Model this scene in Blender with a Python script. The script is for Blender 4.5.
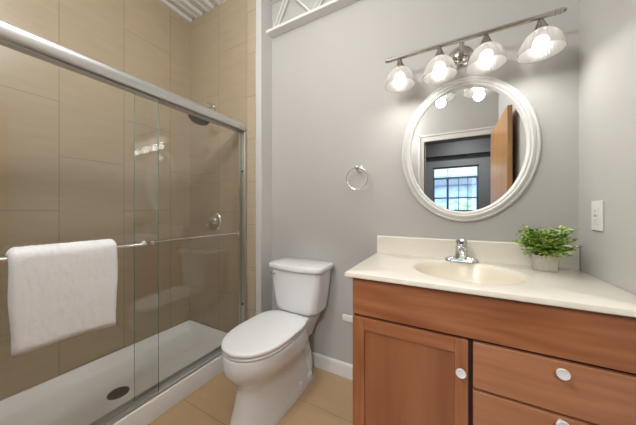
import bpy, bmesh, math, random
from mathutils import Vector, Matrix

for o in list(bpy.data.objects):
    bpy.data.objects.remove(o)
scene = bpy.context.scene
PI = math.pi
random.seed(7)

# ------------------------------------------------------------------ camera
cam_d = bpy.data.cameras.new('camera')
cam = bpy.data.objects.new('camera', cam_d)
scene.collection.objects.link(cam)
cam.location = (0.0, -1.53, 1.14)
cam.rotation_euler = (PI / 2, 0, math.radians(28.36))
cam_d.sensor_width = 36.0
cam_d.lens = 239.0 / 636.0 * 36.0
cam_d.shift_y = -2.8 / 636.0
cam_d.clip_start = 0.02
scene.camera = cam

# ------------------------------------------------------------------ world, exposure
w = bpy.data.worlds.new('sky')
scene.world = w
w.use_nodes = True
wn = w.node_tree.nodes
bgn = wn['Background']
bgn.inputs[0].default_value = (0.62, 0.80, 1.0, 1)
bgn.inputs[1].default_value = 4.0
vs = scene.view_settings
vs.view_transform = 'Standard'
vs.look = 'None'
vs.exposure = 0.50
vs.gamma = 1.0
vs.use_curve_mapping = False

BULB_W = 10.0        # emission strength of the bulb glass
SPOT_W = 1.15          # light that leaves each shade through its open bottom
CEIL_FILL_W = 14.0  # ceiling lamp added out of view for even fill
WALL_FILL_W = 26.0       # wall lamp added for fill, unseen behind the camera
WALL_FILL = (-0.80, -1.80, 2.22)         # position of the added wall lamp
ROOM_FILL_W = 30.0         # fill light added in the room beyond the door


def area(name, loc, size, power, col, rot=(0, 0, 0)):
    d = bpy.data.lights.new(name, 'AREA')
    d.shape = 'DISK'
    d.size = size
    d.energy = power
    d.color = col
    o = bpy.data.objects.new(name, d)
    scene.collection.objects.link(o)
    o.location = loc
    o.rotation_euler = rot
    return o


CEIL_FILLS = [(-0.75, -1.15)]  # added fill lamp, unseen, to even out the room light
for cx, cy in CEIL_FILLS:
    pl_ = bpy.data.lights.new('ceiling_lamp_light', 'POINT')
    pl_.energy = CEIL_FILL_W
    pl_.shadow_soft_size = 0.10
    pl_.color = (1.0, 0.995, 0.985)
    po_ = bpy.data.objects.new('ceiling_lamp_light', pl_)
    scene.collection.objects.link(po_)
    po_.location = (cx, cy, 2.62)
sl_ = bpy.data.lights.new('wall_lamp_light', 'POINT')  # unseen wall lamp added to light the room from the front left
sl_.energy = WALL_FILL_W
sl_.shadow_soft_size = 0.075
sl_.color = (1.0, 0.995, 0.985)
so_ = bpy.data.objects.new('wall_lamp_light', sl_)
scene.collection.objects.link(so_)
so_.location = WALL_FILL
area('far_room_light', (0.3, -3.2, 2.70), 0.35, ROOM_FILL_W * 1.5, (1.0, 1.0, 1.0))  # added fill that brightens the vanity front through the doorway

# ------------------------------------------------------------------ materials
MATS = {}


def mat(name, color=(0.8, 0.8, 0.8), rough=0.5, metal=0.0, var=0.0, scale=20.0, stretch=(1, 1, 1),
        color2=None, bump=0.0, bscale=80.0, coat=0.0, detail=4.0, spec=0.5, sheen=0.0, sss=0.0):
    """principled material driven by object space noise"""
    m = bpy.data.materials.new(name)
    m.use_nodes = True
    nt = m.node_tree
    N = nt.nodes
    L = nt.links
    b = N['Principled BSDF']
    b.inputs['Roughness'].default_value = rough
    b.inputs['Metallic'].default_value = metal
    b.inputs['Coat Weight'].default_value = coat
    b.inputs['Specular IOR Level'].default_value = spec
    b.inputs['Sheen Weight'].default_value = sheen
    if sss:
        b.inputs['Subsurface Weight'].default_value = sss
        b.inputs['Subsurface Radius'].default_value = (0.01, 0.01, 0.01)
    tc = N.new('ShaderNodeTexCoord')
    mp = N.new('ShaderNodeMapping')
    mp.inputs['Scale'].default_value = stretch
    L.new(tc.outputs['Object'], mp.inputs[0])
    nz = N.new('ShaderNodeTexNoise')
    nz.inputs['Scale'].default_value = scale
    nz.inputs['Detail'].default_value = detail
    L.new(mp.outputs[0], nz.inputs['Vector'])
    c2 = color2 if color2 else tuple(c * (1 - var) for c in color)
    r = N.new('ShaderNodeValToRGB')
    r.color_ramp.elements[0].position = 0.3
    r.color_ramp.elements[1].position = 0.7
    r.color_ramp.elements[0].color = (*color, 1)
    r.color_ramp.elements[1].color = (*c2, 1)
    L.new(nz.outputs['Fac'], r.inputs[0])
    L.new(r.outputs[0], b.inputs['Base Color'])
    if bump:
        nb = N.new('ShaderNodeTexNoise')
        nb.inputs['Scale'].default_value = bscale
        nb.inputs['Detail'].default_value = 3
        L.new(mp.outputs[0], nb.inputs['Vector'])
        bp = N.new('ShaderNodeBump')
        bp.inputs['Strength'].default_value = bump
        bp.inputs['Distance'].default_value = 0.004
        L.new(nb.outputs['Fac'], bp.inputs['Height'])
        L.new(bp.outputs[0], b.inputs['Normal'])
    MATS[name] = m
    return m


def tile_mat(name, axis_u, off_u, axis_v, off_v, bw, rh, col1, col2, grout, rough=0.35, offset=0.5,
             streak=(1, 1, 1)):
    """brick pattern in object space: u runs along the long side of the tile, v across the rows"""
    m = bpy.data.materials.new(name)
    m.use_nodes = True
    nt = m.node_tree
    N = nt.nodes
    L = nt.links
    b = N['Principled BSDF']
    b.inputs['Roughness'].default_value = rough
    tc = N.new('ShaderNodeTexCoord')
    sp = N.new('ShaderNodeSeparateXYZ')
    L.new(tc.outputs['Object'], sp.inputs[0])
    cb = N.new('ShaderNodeCombineXYZ')
    for ax, off, k in ((axis_u, off_u, 0), (axis_v, off_v, 1)):
        ma = N.new('ShaderNodeMath')
        ma.operation = 'ADD'
        ma.inputs[1].default_value = off
        L.new(sp.outputs['XYZ'.index(ax)], ma.inputs[0])
        L.new(ma.outputs[0], cb.inputs[k])
    br = N.new('ShaderNodeTexBrick')
    br.offset = offset
    br.offset_frequency = 2
    br.inputs['Scale'].default_value = 1.0
    br.inputs['Brick Width'].default_value = bw
    br.inputs['Row Height'].default_value = rh
    br.inputs['Mortar Size'].default_value = 0.0016
    br.inputs['Mortar Smooth'].default_value = 0.2
    br.inputs['Bias'].default_value = 0.0
    br.inputs['Color1'].default_value = (*col1, 1)
    br.inputs['Color2'].default_value = (*col2, 1)
    br.inputs['Mortar'].default_value = (*grout, 1)
    L.new(cb.outputs[0], br.inputs['Vector'])
    mp = N.new('ShaderNodeMapping')
    mp.inputs['Scale'].default_value = streak
    L.new(tc.outputs['Object'], mp.inputs[0])
    nz = N.new('ShaderNodeTexNoise')
    nz.inputs['Scale'].default_value = 5.0
    nz.inputs['Detail'].default_value = 6.0
    nz.inputs['Roughness'].default_value = 0.6
    L.new(mp.outputs[0], nz.inputs['Vector'])
    r = N.new('ShaderNodeValToRGB')
    r.color_ramp.elements[0].position = 0.25
    r.color_ramp.elements[1].position = 0.8
    r.color_ramp.elements[0].color = (0.93, 0.93, 0.93, 1)
    r.color_ramp.elements[1].color = (1.06, 1.05, 1.03, 1)
    L.new(nz.outputs['Fac'], r.inputs[0])
    mx = N.new('ShaderNodeMix')
    mx.data_type = 'RGBA'
    mx.blend_type = 'MULTIPLY'
    mx.inputs['Factor'].default_value = 1.0
    L.new(br.outputs['Color'], mx.inputs[6])
    L.new(r.outputs[0], mx.inputs[7])
    L.new(mx.outputs[2], b.inputs['Base Color'])
    bp = N.new('ShaderNodeBump')
    bp.inputs['Strength'].default_value = 0.35
    bp.inputs['Distance'].default_value = 0.002
    bp.invert = True
    L.new(br.outputs['Fac'], bp.inputs['Height'])
    L.new(bp.outputs[0], b.inputs['Normal'])
    MATS[name] = m
    return m


def glass_mat(name, tint, ior=1.5):
    """clear sheet glass: straight-through transmission with Fresnel reflection"""
    m = bpy.data.materials.new(name)
    m.use_nodes = True
    nt = m.node_tree
    N = nt.nodes
    L = nt.links
    for n in list(N):
        if n.type == 'BSDF_PRINCIPLED':
            N.remove(n)
    out = [n for n in N if n.type == 'OUTPUT_MATERIAL'][0]
    tr = N.new('ShaderNodeBsdfTransparent')
    tr.inputs[0].default_value = (*tint, 1)
    gl = N.new('ShaderNodeBsdfGlossy')
    gl.inputs['Roughness'].default_value = 0.0
    fr = N.new('ShaderNodeFresnel')
    ge = N.new('ShaderNodeNewGeometry')
    mr = N.new('ShaderNodeMapRange')       # a thin sheet reflects the same from both of its faces
    mr.inputs['To Min'].default_value = ior
    mr.inputs['To Max'].default_value = 1.0 / ior
    L.new(ge.outputs['Backfacing'], mr.inputs['Value'])
    L.new(mr.outputs[0], fr.inputs[0])
    mx = N.new('ShaderNodeMixShader')
    L.new(fr.outputs[0], mx.inputs[0])
    L.new(tr.outputs[0], mx.inputs[1])
    L.new(gl.outputs[0], mx.inputs[2])
    L.new(mx.outputs[0], out.inputs[0])
    MATS[name] = m
    return m


def shade_mat(name):
    m = bpy.data.materials.new(name)
    m.use_nodes = True
    nt = m.node_tree
    N = nt.nodes
    L = nt.links
    for n in list(N):
        if n.type == 'BSDF_PRINCIPLED':
            N.remove(n)
    out = [n for n in N if n.type == 'OUTPUT_MATERIAL'][0]
    tr = N.new('ShaderNodeBsdfTransparent')
    tr.inputs[0].default_value = (0.97, 0.95, 0.93, 1)
    tl = N.new('ShaderNodeBsdfTranslucent')
    tl.inputs[0].default_value = (0.46, 0.45, 0.435, 1)
    df = N.new('ShaderNodeBsdfDiffuse')
    df.inputs[0].default_value = (0.55, 0.54, 0.52, 1)
    gl = N.new('ShaderNodeBsdfGlossy')
    gl.inputs['Roughness'].default_value = 0.1
    a = N.new('ShaderNodeMixShader')
    a.inputs[0].default_value = 0.5
    L.new(tl.outputs[0], a.inputs[1])
    L.new(df.outputs[0], a.inputs[2])
    b_ = N.new('ShaderNodeMixShader')
    b_.inputs[0].default_value = 0.42
    L.new(a.outputs[0], b_.inputs[1])
    L.new(tr.outputs[0], b_.inputs[2])
    c = N.new('ShaderNodeMixShader')
    c.inputs[0].default_value = 0.06
    L.new(b_.outputs[0], c.inputs[1])
    L.new(gl.outputs[0], c.inputs[2])
    L.new(c.outputs[0], out.inputs[0])
    MATS[name] = m
    return m


def emit_mat(name, col, strength):
    m = bpy.data.materials.new(name)
    m.use_nodes = True
    nt = m.node_tree
    N = nt.nodes
    b = N['Principled BSDF']
    b.inputs['Base Color'].default_value = (*col, 1)
    b.inputs['Emission Color'].default_value = (*col, 1)
    b.inputs['Emission Strength'].default_value = strength
    MATS[name] = m
    return m


GREY = (0.475, 0.464, 0.446)
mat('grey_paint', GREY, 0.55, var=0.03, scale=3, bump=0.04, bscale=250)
mat('right_wall_paint', (0.55, 0.54, 0.523), 0.5, var=0.03, scale=3, bump=0.04, bscale=250)  # grey wall paint lightened to stand in for lamp light on this wall
mat('white_paint', (0.74, 0.735, 0.72), 0.4, var=0.03, scale=6)
mat('deck_white', (0.72, 0.72, 0.71), 0.45, var=0.06, scale=4)
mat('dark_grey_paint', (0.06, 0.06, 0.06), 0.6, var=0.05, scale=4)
mat('soffit_paint', (0.02, 0.02, 0.02), 0.6, var=0.05, scale=4)
T1, T2, TG = (0.405, 0.332, 0.232), (0.388, 0.318, 0.222), (0.21, 0.165, 0.11)
tile_mat('tile_left', 'Z', -1.1345 + 6.75, 'Y', 0.99 + 6.75, 0.675, 0.3375, T1, T2, TG, 0.28, streak=(1, 1, 6))
tile_mat('tile_end', 'Z', -0.7825 + 6.75, 'X', 1.72 + 8.0, 0.675, 0.40, T1, T2, TG, 0.28, streak=(1, 1, 6))
tile_mat('tile_strip', 'X', 1.39 + 0.2, 'Z', -1.024 + 3.337, 3.0, 0.3337, (0.45, 0.375, 0.275), (0.43, 0.36, 0.26), TG, 0.3, offset=0,
         streak=(1, 1, 6))
tile_mat('tile_floor', 'X', 0.92 + 6.65, 'Y', 0.318 + 6.64, 0.665, 0.332, (0.48, 0.325, 0.19), (0.455, 0.31, 0.18),
         (0.22, 0.145, 0.085), 0.3, offset=0, streak=(1, 4, 1))
mat('acrylic', (0.85, 0.86, 0.865), 0.2, var=0.02, scale=5)
mat('porcelain', (0.735, 0.75, 0.76), 0.08, var=0.01, scale=5, coat=0.3)
mat('seat_plastic', (0.775, 0.785, 0.79), 0.18, var=0.01, scale=5)
mat('chrome', (0.82, 0.82, 0.82), 0.07, 1.0, var=0.03, scale=30)
mat('nickel', (0.52, 0.49, 0.45), 0.12, 1.0, var=0.05, scale=40)
mat('aluminium', (0.60, 0.595, 0.58), 0.30, 0.9, var=0.04, scale=30, stretch=(1, 0.1, 1))
mat('track_metal', (0.62, 0.62, 0.61), 0.35, 0.6, var=0.05, scale=30)
mat('pilaster_paint', (0.58, 0.575, 0.565), 0.45, var=0.03, scale=6)
mat('dark_rubber', (0.03, 0.03, 0.03), 0.6, var=0.2, scale=40)
mat('drain_metal', (0.10, 0.10, 0.10), 0.35, 0.4, var=0.2, scale=60)
mat('drain_hole', (0.012, 0.012, 0.012), 0.8, var=0.2, scale=60)
glass_mat('shower_glass', (0.995, 0.997, 0.992), 1.5)
mat('glass_edge', (0.16, 0.27, 0.23), 0.15, var=0.2, scale=20)
mat('towel_cotton', (0.93, 0.945, 0.96), 0.95, var=0.03, scale=130, bump=0.9, bscale=420, sheen=0.4)
mat('mirror_silver', (0.93, 0.94, 0.94), 0.0, 1.0)
mat('mirror_frame_white', (0.70, 0.695, 0.68), 0.35, var=0.02, scale=8)
WD1, WD2 = (0.42, 0.167, 0.074), (0.255, 0.085, 0.033)
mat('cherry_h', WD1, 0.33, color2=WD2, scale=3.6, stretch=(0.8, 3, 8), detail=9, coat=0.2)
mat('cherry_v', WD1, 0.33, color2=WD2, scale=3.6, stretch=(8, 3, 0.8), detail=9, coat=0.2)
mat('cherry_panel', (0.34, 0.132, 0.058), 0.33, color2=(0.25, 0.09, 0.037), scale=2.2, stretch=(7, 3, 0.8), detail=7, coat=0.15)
mat('cherry_drawer', (0.47, 0.215, 0.11), 0.33, color2=(0.35, 0.14, 0.066), scale=3.6, stretch=(0.8, 3, 8), detail=9, coat=0.2)  # same cherry made lighter: glare on the drawers put into the colour
mat('cabinet_inside', (0.05, 0.018, 0.01), 0.7, var=0.3, scale=20)
mat('door_wood', (0.56, 0.30, 0.115), 0.35, color2=(0.46, 0.235, 0.085), scale=2.5, stretch=(6, 6, 0.7), detail=6)
mat('cultured_marble', (0.80, 0.755, 0.665), 0.16, color2=(0.775, 0.73, 0.635), scale=9, detail=6, coat=0.3)
mat('basin_marble', (0.75, 0.69, 0.575), 0.26, color2=(0.73, 0.66, 0.53), scale=9, detail=6, coat=0.3)
mat('knob_ceramic', (0.80, 0.82, 0.82), 0.1, var=0.02, scale=20, coat=0.4)
mat('pot_cement', (0.60, 0.56, 0.49), 0.6, color2=(0.53, 0.49, 0.43), scale=45, bump=0.15, bscale=120)
mat('soil', (0.05, 0.035, 0.02), 0.9, var=0.5, scale=90)
mat('leaf_green', (0.40, 0.56, 0.08), 0.5, color2=(0.12, 0.27, 0.04), scale=38, detail=2)
mat('leaf_pale', (0.62, 0.70, 0.20), 0.5, color2=(0.30, 0.46, 0.11), scale=38, detail=2)
mat('stem_green', (0.10, 0.16, 0.04), 0.6, var=0.2, scale=50)
mat('plate_white', (0.80, 0.79, 0.76), 0.3, var=0.02, scale=20)
mat('slot_dark', (0.05, 0.05, 0.05), 0.5, var=0.2, scale=50)
mat('slot_grey', (0.42, 0.42, 0.41), 0.5, var=0.1, scale=50)
shade_mat('shade_glass')
emit_mat('bulb_glow', (1.0, 0.97, 0.92), BULB_W)
emit_mat('diffuser_glow', (1.0, 0.95, 0.88), 3.0)
glass_mat('globe_glass', (0.97, 0.97, 0.96), 1.2)
glass_mat('window_glass', (0.97, 0.98, 1.0), 1.45)
mat('window_frame_dark', (0.03, 0.045, 0.07), 0.4, var=0.1, scale=20)
mat('blind_slat', (0.50, 0.66, 0.68), 0.5, var=0.05, scale=20)
mat('outdoor_ground', (0.30, 0.32, 0.24), 0.9, var=0.3, scale=3)
mat('outdoor_leaf', (0.13, 0.20, 0.10), 0.8, color2=(0.40, 0.46, 0.36), scale=5, detail=6)
mat('outdoor_wall', (0.42, 0.50, 0.62), 0.8, var=0.4, scale=3)
mat('hall_floor', (0.16, 0.10, 0.06), 0.5, var=0.3, scale=4)
mat('black_plastic', (0.015, 0.015, 0.016), 0.4, var=0.2, scale=40)


# ------------------------------------------------------------------ helpers
def link(o):
    scene.collection.objects.link(o)
    return o


def obj(name, bm, m, parent=None, smooth=False, angle=40, pos=None):
    """one mesh object out of a bmesh whose coordinates are world coordinates"""
    bmesh.ops.recalc_face_normals(bm, faces=bm.faces[:])
    off = Vector((0, 0, 0))
    p = parent
    if parent is not None:
        while p is not None:
            off += p.location
            p = p.parent
    elif pos is not None:
        off = Vector(pos)
    bmesh.ops.translate(bm, verts=bm.verts[:], vec=-off)
    me = bpy.data.meshes.new(name)
    bm.to_mesh(me)
    bm.free()
    for mm in (m if isinstance(m, (list, tuple)) else [m]):
        me.materials.append(MATS[mm])
    if smooth:
        for pl in me.polygons:
            pl.use_smooth = True
        try:
            me.set_sharp_from_angle(angle=math.radians(angle))
        except Exception:
            pass
    o = bpy.data.objects.new(name, me)
    link(o)
    if parent is not None:
        o.parent = parent
    elif pos is not None:
        o.location = pos
    return o


def thing(name, label, cat, loc=(0, 0, 0), group=None):
    o = bpy.data.objects.new(name, None)
    o.empty_display_size = 0.05
    link(o)
    o.location = loc
    o['label'] = label
    o['category'] = cat
    if group:
        o['group'] = group
    return o


def tag(o, label, cat, group=None):
    o['label'] = label
    o['category'] = cat
    if group:
        o['group'] = group
    return o


def struct(name, bm, m, label=None, parent=None, smooth=False):
    o = obj(name, bm, m, parent, smooth)
    if parent is None:
        o['kind'] = 'structure'
        if label:
            o['label'] = label
            o['category'] = name.split('_')[0]
    return o


def dup(root, loc, label=None):
    r = root.copy()
    link(r)
    r.location = loc
    if label:
        r['label'] = label
    for ch in list(root.children):
        c = ch.copy()
        link(c)
        c.parent = r
        for g in ch.children:
            d = g.copy()
            link(d)
            d.parent = c
    return r


def box(bm, x0, x1, y0, y1, z0, z1, bev=0.0, seg=2, mi=0):
    g = bmesh.ops.create_cube(bm, size=1.0)
    vs_ = g['verts']
    for v in vs_:
        v.co = Vector(((x0 + x1) / 2 + v.co.x * (x1 - x0), (y0 + y1) / 2 + v.co.y * (y1 - y0), (z0 + z1) / 2 + v.co.z * (z1 - z0)))
    fs = set(f for v in vs_ for f in v.link_faces)
    for f in fs:
        f.material_index = mi
    if bev > 0:
        es = list(set(e for v in vs_ for e in v.link_edges))
        bmesh.ops.bevel(bm, geom=es, offset=bev, segments=seg, affect='EDGES', profile=0.5, clamp_overlap=True)
    return bm


def nb():
    return bmesh.new()


def loft(bm, rings, cap0=True, cap1=True, closed=True, mi=0):
    vr = [[bm.verts.new(Vector(p)) for p in r] for r in rings]
    n = len(vr[0])
    for a, b in zip(vr[:-1], vr[1:]):
        for i in range(n if closed else n - 1):
            j = (i + 1) % n
            f = bm.faces.new((a[i], a[j], b[j], b[i]))
            f.material_index = mi
    if cap0:
        bm.faces.new(list(reversed(vr[0])))
    if cap1:
        bm.faces.new(vr[-1])
    return vr


def lathe(bm, prof, loc, axis='Z', seg=32, sx=1.0, sy=1.0, flute=0.0, nfl=0, cap=True):
    """prof: list of (radius, height along the axis); axis X, Y, Z or -Y"""
    rings = []
    for r, h in prof:
        ring = []
        for i in range(seg):
            a = 2 * PI * i / seg
            rr = r * (1 + (flute * math.cos(a * nfl) if nfl else 0))
            p, q = rr * math.cos(a) * sx, rr * math.sin(a) * sy
            if axis == 'Z':
                v = (p, q, h)
            elif axis == 'Y':
                v = (p, h, q)
            elif axis == '-Y':
                v = (p, -h, q)
            elif axis == '-X':
                v = (-h, p, q)
            else:
                v = (h, p, q)
            ring.append(Vector(loc) + Vector(v))
        rings.append(ring)
    loft(bm, rings, cap, cap)
    return bm


def tube(bm, pts, r, seg=12, cap=True, flat=None):
    """sweep a circle of radius r (or list of radii) along pts"""
    pts = [Vector(p) for p in pts]
    n = len(pts)
    rs = r if isinstance(r, (list, tuple)) else [r] * n
    rings = []
    prev = None
    for i, p in enumerate(pts):
        if i == 0:
            t = pts[1] - pts[0]
        elif i == n - 1:
            t = pts[-1] - pts[-2]
        else:
            t = (pts[i + 1] - p).normalized() + (p - pts[i - 1]).normalized()
        t.normalize()
        if prev is None:
            ref = Vector((0, 0, 1)) if abs(t.z) < 0.9 else Vector((1, 0, 0))
            u = t.cross(ref).normalized()
        else:
            u = (prev - t * prev.dot(t)).normalized()
        prev = u
        v = t.cross(u).normalized()
        fl = flat if flat else 1.0
        rings.append([p + u * (rs[i] * math.cos(2 * PI * k / seg)) + v * (rs[i] * fl * math.sin(2 * PI * k / seg)) for k in range(seg)])
    loft(bm, rings, cap, cap)
    return bm


def arc(c, r, a0, a1, n, plane='XZ'):
    out = []
    for i in range(n + 1):
        a = a0 + (a1 - a0) * i / n
        p, q = r * math.cos(a), r * math.sin(a)
        if plane == 'XZ':
            out.append((c[0] + p, c[1], c[2] + q))
        elif plane == 'YZ':
            out.append((c[0], c[1] + p, c[2] + q))
        else:
            out.append((c[0] + p, c[1] + q, c[2]))
    return out


def catmull(tab, n):
    """interpolate rows of numbers smoothly"""
    out = []
    m = len(tab)
    for i in range(m - 1):
        p0, p1, p2, p3 = tab[max(i - 1, 0)], tab[i], tab[i + 1], tab[min(i + 2, m - 1)]
        for k in range(n):
            t = k / n
            out.append([0.5 * ((2 * b) + (-a + c) * t + (2 * a - 5 * b + 4 * c - d) * t * t + (-a + 3 * b - 3 * c + d) * t ** 3)
                        for a, b, c, d in zip(p0, p1, p2, p3)])
    out.append(list(tab[-1]))
    return out


def egg(cx, yf, yb, hw, z, n=56, ef=2.1, eb=3.2, wide=0.42):
    """plan outline of a toilet bowl: widest at part 'wide' of the way from the back, y front is -"""
    yc = yb + (yf - yb) * wide
    lf, lb = abs(yf - yc), abs(yb - yc)
    out = []
    for i in range(n):
        a = 2 * PI * i / n
        c, s = math.cos(a), math.sin(a)
        e = ef if s < 0 else eb
        x = cx + hw * math.copysign(abs(c) ** (2 / e), c)
        y = yc + (lf if s < 0 else lb) * math.copysign(abs(s) ** (2 / e), s)
        out.append((x, y, z))
    return out


def rrect(x0, x1, y0, y1, r, z, n=8, bow=0.0):
    """rounded rectangle ring in plan; the y0 side bows outward by bow"""
    out = []
    for (cx, cy, a0) in ((x1 - r, y1 - r, 0), (x0 + r, y1 - r, PI / 2), (x0 + r, y0 + r, PI), (x1 - r, y0 + r, 1.5 * PI)):
        for k in range(n + 1):
            a = a0 + PI / 2 * k / n
            out.append([cx + r * math.cos(a), cy + r * math.sin(a), z])
        if a0 == PI:
            for k in range(1, 12):
                out.append([x0 + r + (x1 - x0 - 2 * r) * k / 12, y0, z])
    if bow:
        xm, hw = (x0 + x1) / 2, (x1 - x0) / 2
        for p in out:
            f = max(0.0, (y1 - p[1]) / (y1 - y0))
            p[1] -= bow * f * max(0.0, 1 - ((p[0] - xm) / hw) ** 2)
    return out


# ================================================================== SETTING
XL, XR = -2.11, 0.53           # tiled wall, right wall
YB, YE, YF, YS = 0.0, -0.135, -1.95, -1.60
ZC = 2.885
PX = -1.25                     # side of the shower wall's end

struct('floor', box(nb(), XL - 0.1, XR + 0.1, YF - 0.12, 0.1, -0.05, 0.0), 'tile_floor', 'beige brown tiled bathroom floor')
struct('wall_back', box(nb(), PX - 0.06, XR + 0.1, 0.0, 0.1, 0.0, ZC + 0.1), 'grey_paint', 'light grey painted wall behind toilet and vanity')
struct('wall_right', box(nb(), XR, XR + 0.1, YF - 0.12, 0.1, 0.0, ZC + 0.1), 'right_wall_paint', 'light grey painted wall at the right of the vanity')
b = nb()
box(b, XL, -1.307, -0.129, 0.1, 0, ZC + 0.1)
struct('wall_shower', box(b, -1.32, PX, -0.130, 0.1, 0, ZC + 0.1, 0.004), 'pilaster_paint', 'white painted end of the wall beside the shower')
struct('wall_end_tile', box(nb(), XL, -1.39, YE, -0.125, 0.10, ZC + 0.1), 'tile_end', 'beige tiled end wall of the shower carrying the valve')
b = nb()
struct('wall_edge_tile', box(b, -1.3885, -1.309, YE - 0.001, -0.125, 0.0, ZC + 0.1, 0.003), 'tile_strip', 'narrow strip of beige tile beside the shower jamb')
struct('wall_left', box(nb(), XL - 0.1, XL, YS - 0.1, 0.1, 0.0, ZC + 0.1), 'tile_left', 'beige tiled long wall of the shower')
struct('wall_shower_front', box(nb(), XL, -1.36, YS - 0.1, YS, 0, ZC + 0.1), 'tile_end', 'beige tiled shower wall nearest the entrance')
struct('trim_1', box(nb(), -1.3095, -1.304, YE - 0.003, -0.12, 0, ZC + 0.1, 0.001), 'tile_strip', 'thin edge trim of the tile strip')

# ledge on the back wall, above it the joist bay
struct('trim_2', box(nb(), PX, XR, -0.07, 0.0, 2.530, 2.551, 0.002), 'white_paint', 'white painted ledge high on the grey wall')

# baseboard
b = nb()
pr = [(0, 0), (-0.015, 0), (-0.015, 0.080), (-0.012, 0.089), (-0.006, 0.095), (0, 0.095)]
loft(b, [[(PX, y, z) for y, z in pr], [(-0.365, y, z) for y, z in pr]])
struct('baseboard_back', b, 'white_paint', 'white baseboard along the grey wall between toilet and vanity')
b = nb()
loft(b, [[(PX - y, YE - 0.001, z) for y, z in pr], [(PX - y, -0.0, z) for y, z in pr]])
struct('baseboard_shower', b, 'white_paint', 'short white baseboard on the end of the shower wall')

# front wall with the door opening (seen in the mirror)
OX0, OX1, OZ = -0.267, 0.47, 2.035
b = nb()
box(b, -1.36, OX0, YF - 0.12, YF, 0, ZC + 0.1)
box(b, OX1, XR, YF - 0.12, YF, 0, ZC + 0.1)
box(b, OX0, OX1, YF - 0.12, YF, OZ, ZC + 0.1)
box(b, XL - 0.1, -1.36, YF - 0.12, YS - 0.05, 0, ZC + 0.1)
struct('wall_front', b, 'grey_paint', 'light grey wall with the open doorway')
b = nb()
for x0, x1, z0, z1 in ((OX0 - 0.068, OX0, 0, OZ + 0.085), (OX1, XR - 0.002, 0, OZ + 0.085), (OX0, OX1, OZ, OZ + 0.085)):
    box(b, x0, x1, YF, YF + 0.014, z0, z1, 0.003)
box(b, OX0 - 0.068, OX0 - 0.045, YF + 0.012, YF + 0.022, 0, OZ + 0.085, 0.003)
box(b, OX0 - 0.068, XR - 0.002, YF + 0.012, YF + 0.022, OZ + 0.062, OZ + 0.085, 0.003)
struct('trim_3', b, 'white_paint', 'white casing around the open doorway')
b = nb()
box(b, OX0, OX0 + 0.012, YF - 0.12, YF, 0, OZ)
box(b, OX0, OX1, YF - 0.12, YF, OZ - 0.012, OZ)
struct('trim_5', b, 'dark_grey_paint', 'dark lining of the open doorway')  # dark colour stands in for shade on the lining
# open door leaf along the right wall
dr = obj('door_1', box(nb(), 0.454, 0.490, YF + 0.02, -1.06, 0.012, 2.035, 0.002), 'door_wood')
dr['kind'] = 'structure'
dr['label'] = 'honey coloured wooden door standing open against the right wall'
dr['category'] = 'door'
b = nb()
lathe(b, [(0.026, 0), (0.026, 0.008), (0.010, 0.012), (0.010, 0.045)], (0.454, -1.13, 0.98), '-X', 20)
tube(b, [(0.409, -1.13, 0.98), (0.407, -1.18, 0.98), (0.412, -1.245, 0.978)], 0.009, 10)
obj('handle', b, 'nickel', dr, True)
b = nb()
for z in (0.25, 1.05, 1.80):
    box(b, 0.490, 0.498, YF + 0.008, YF + 0.03, z - 0.05, z + 0.05, 0.002)
obj('hinge', b, 'nickel', dr)

# corrugated steel deck ceiling
b = nb()
pitch = 0.1524
x = XL - 0.12
prof = []
while x < XR + 0.15:
    prof += [(x, ZC + 0.022), (x + 0.030, ZC + 0.022), (x + 0.045, ZC), (x + 0.078, ZC), (x + 0.082, ZC + 0.004), (x + 0.100, ZC + 0.004),
             (x + 0.104, ZC), (x + 0.137, ZC)]
    x += pitch
vr = [[b.verts.new((px, y, pz)) for px, pz in prof] for y in (YF - 0.15, 0.12)]
top = [[b.verts.new((px, y, pz + 0.01)) for px, pz in prof] for y in (YF - 0.15, 0.12)]
for i in range(len(prof) - 1):
    b.faces.new((vr[0][i], vr[0][i + 1], vr[1][i + 1], vr[1][i]))
    b.faces.new((top[0][i], top[1][i], top[1][i + 1], top[0][i + 1]))
struct('ceiling', b, 'deck_white', 'white corrugated steel deck ceiling')

# room beyond the doorway
HY = -4.25
W0, W1, WZ0, WZ1 = -0.269, 0.56, 0.85, 2.05
b = nb()
box(b, -1.6, W0, HY - 0.15, HY, 0, ZC + 0.1)
box(b, W1, 2.2, HY - 0.15, HY, 0, ZC + 0.1)
box(b, W0, W1, HY - 0.15, HY, 0, WZ0)
box(b, W0, W1, HY - 0.15, HY, WZ1, ZC + 0.1)
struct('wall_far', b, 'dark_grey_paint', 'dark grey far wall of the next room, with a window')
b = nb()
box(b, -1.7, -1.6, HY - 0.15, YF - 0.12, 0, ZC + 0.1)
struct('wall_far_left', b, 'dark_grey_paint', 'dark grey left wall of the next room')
struct('wall_far_right', box(nb(), 0.78, 0.88, HY - 0.15, YF - 0.12, 0, ZC + 0.1), 'grey_paint', 'grey right wall of the next room')
b = nb()
box(b, -1.6, XL, YF - 0.13, YF - 0.12, 0, 0.01)
b.free()
struct('floor_far', box(nb(), -1.7, 0.88, HY - 0.15, YF - 0.12, -0.05, 0), 'hall_floor', 'dark floor of the next room')
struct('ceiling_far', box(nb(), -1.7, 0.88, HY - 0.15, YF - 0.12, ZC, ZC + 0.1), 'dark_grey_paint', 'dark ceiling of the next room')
struct('trim_4', box(nb(), -1.6, 0.78, HY, HY + 0.15, 2.26, ZC), 'soffit_paint', 'dark soffit above the window of the next room')

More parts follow.
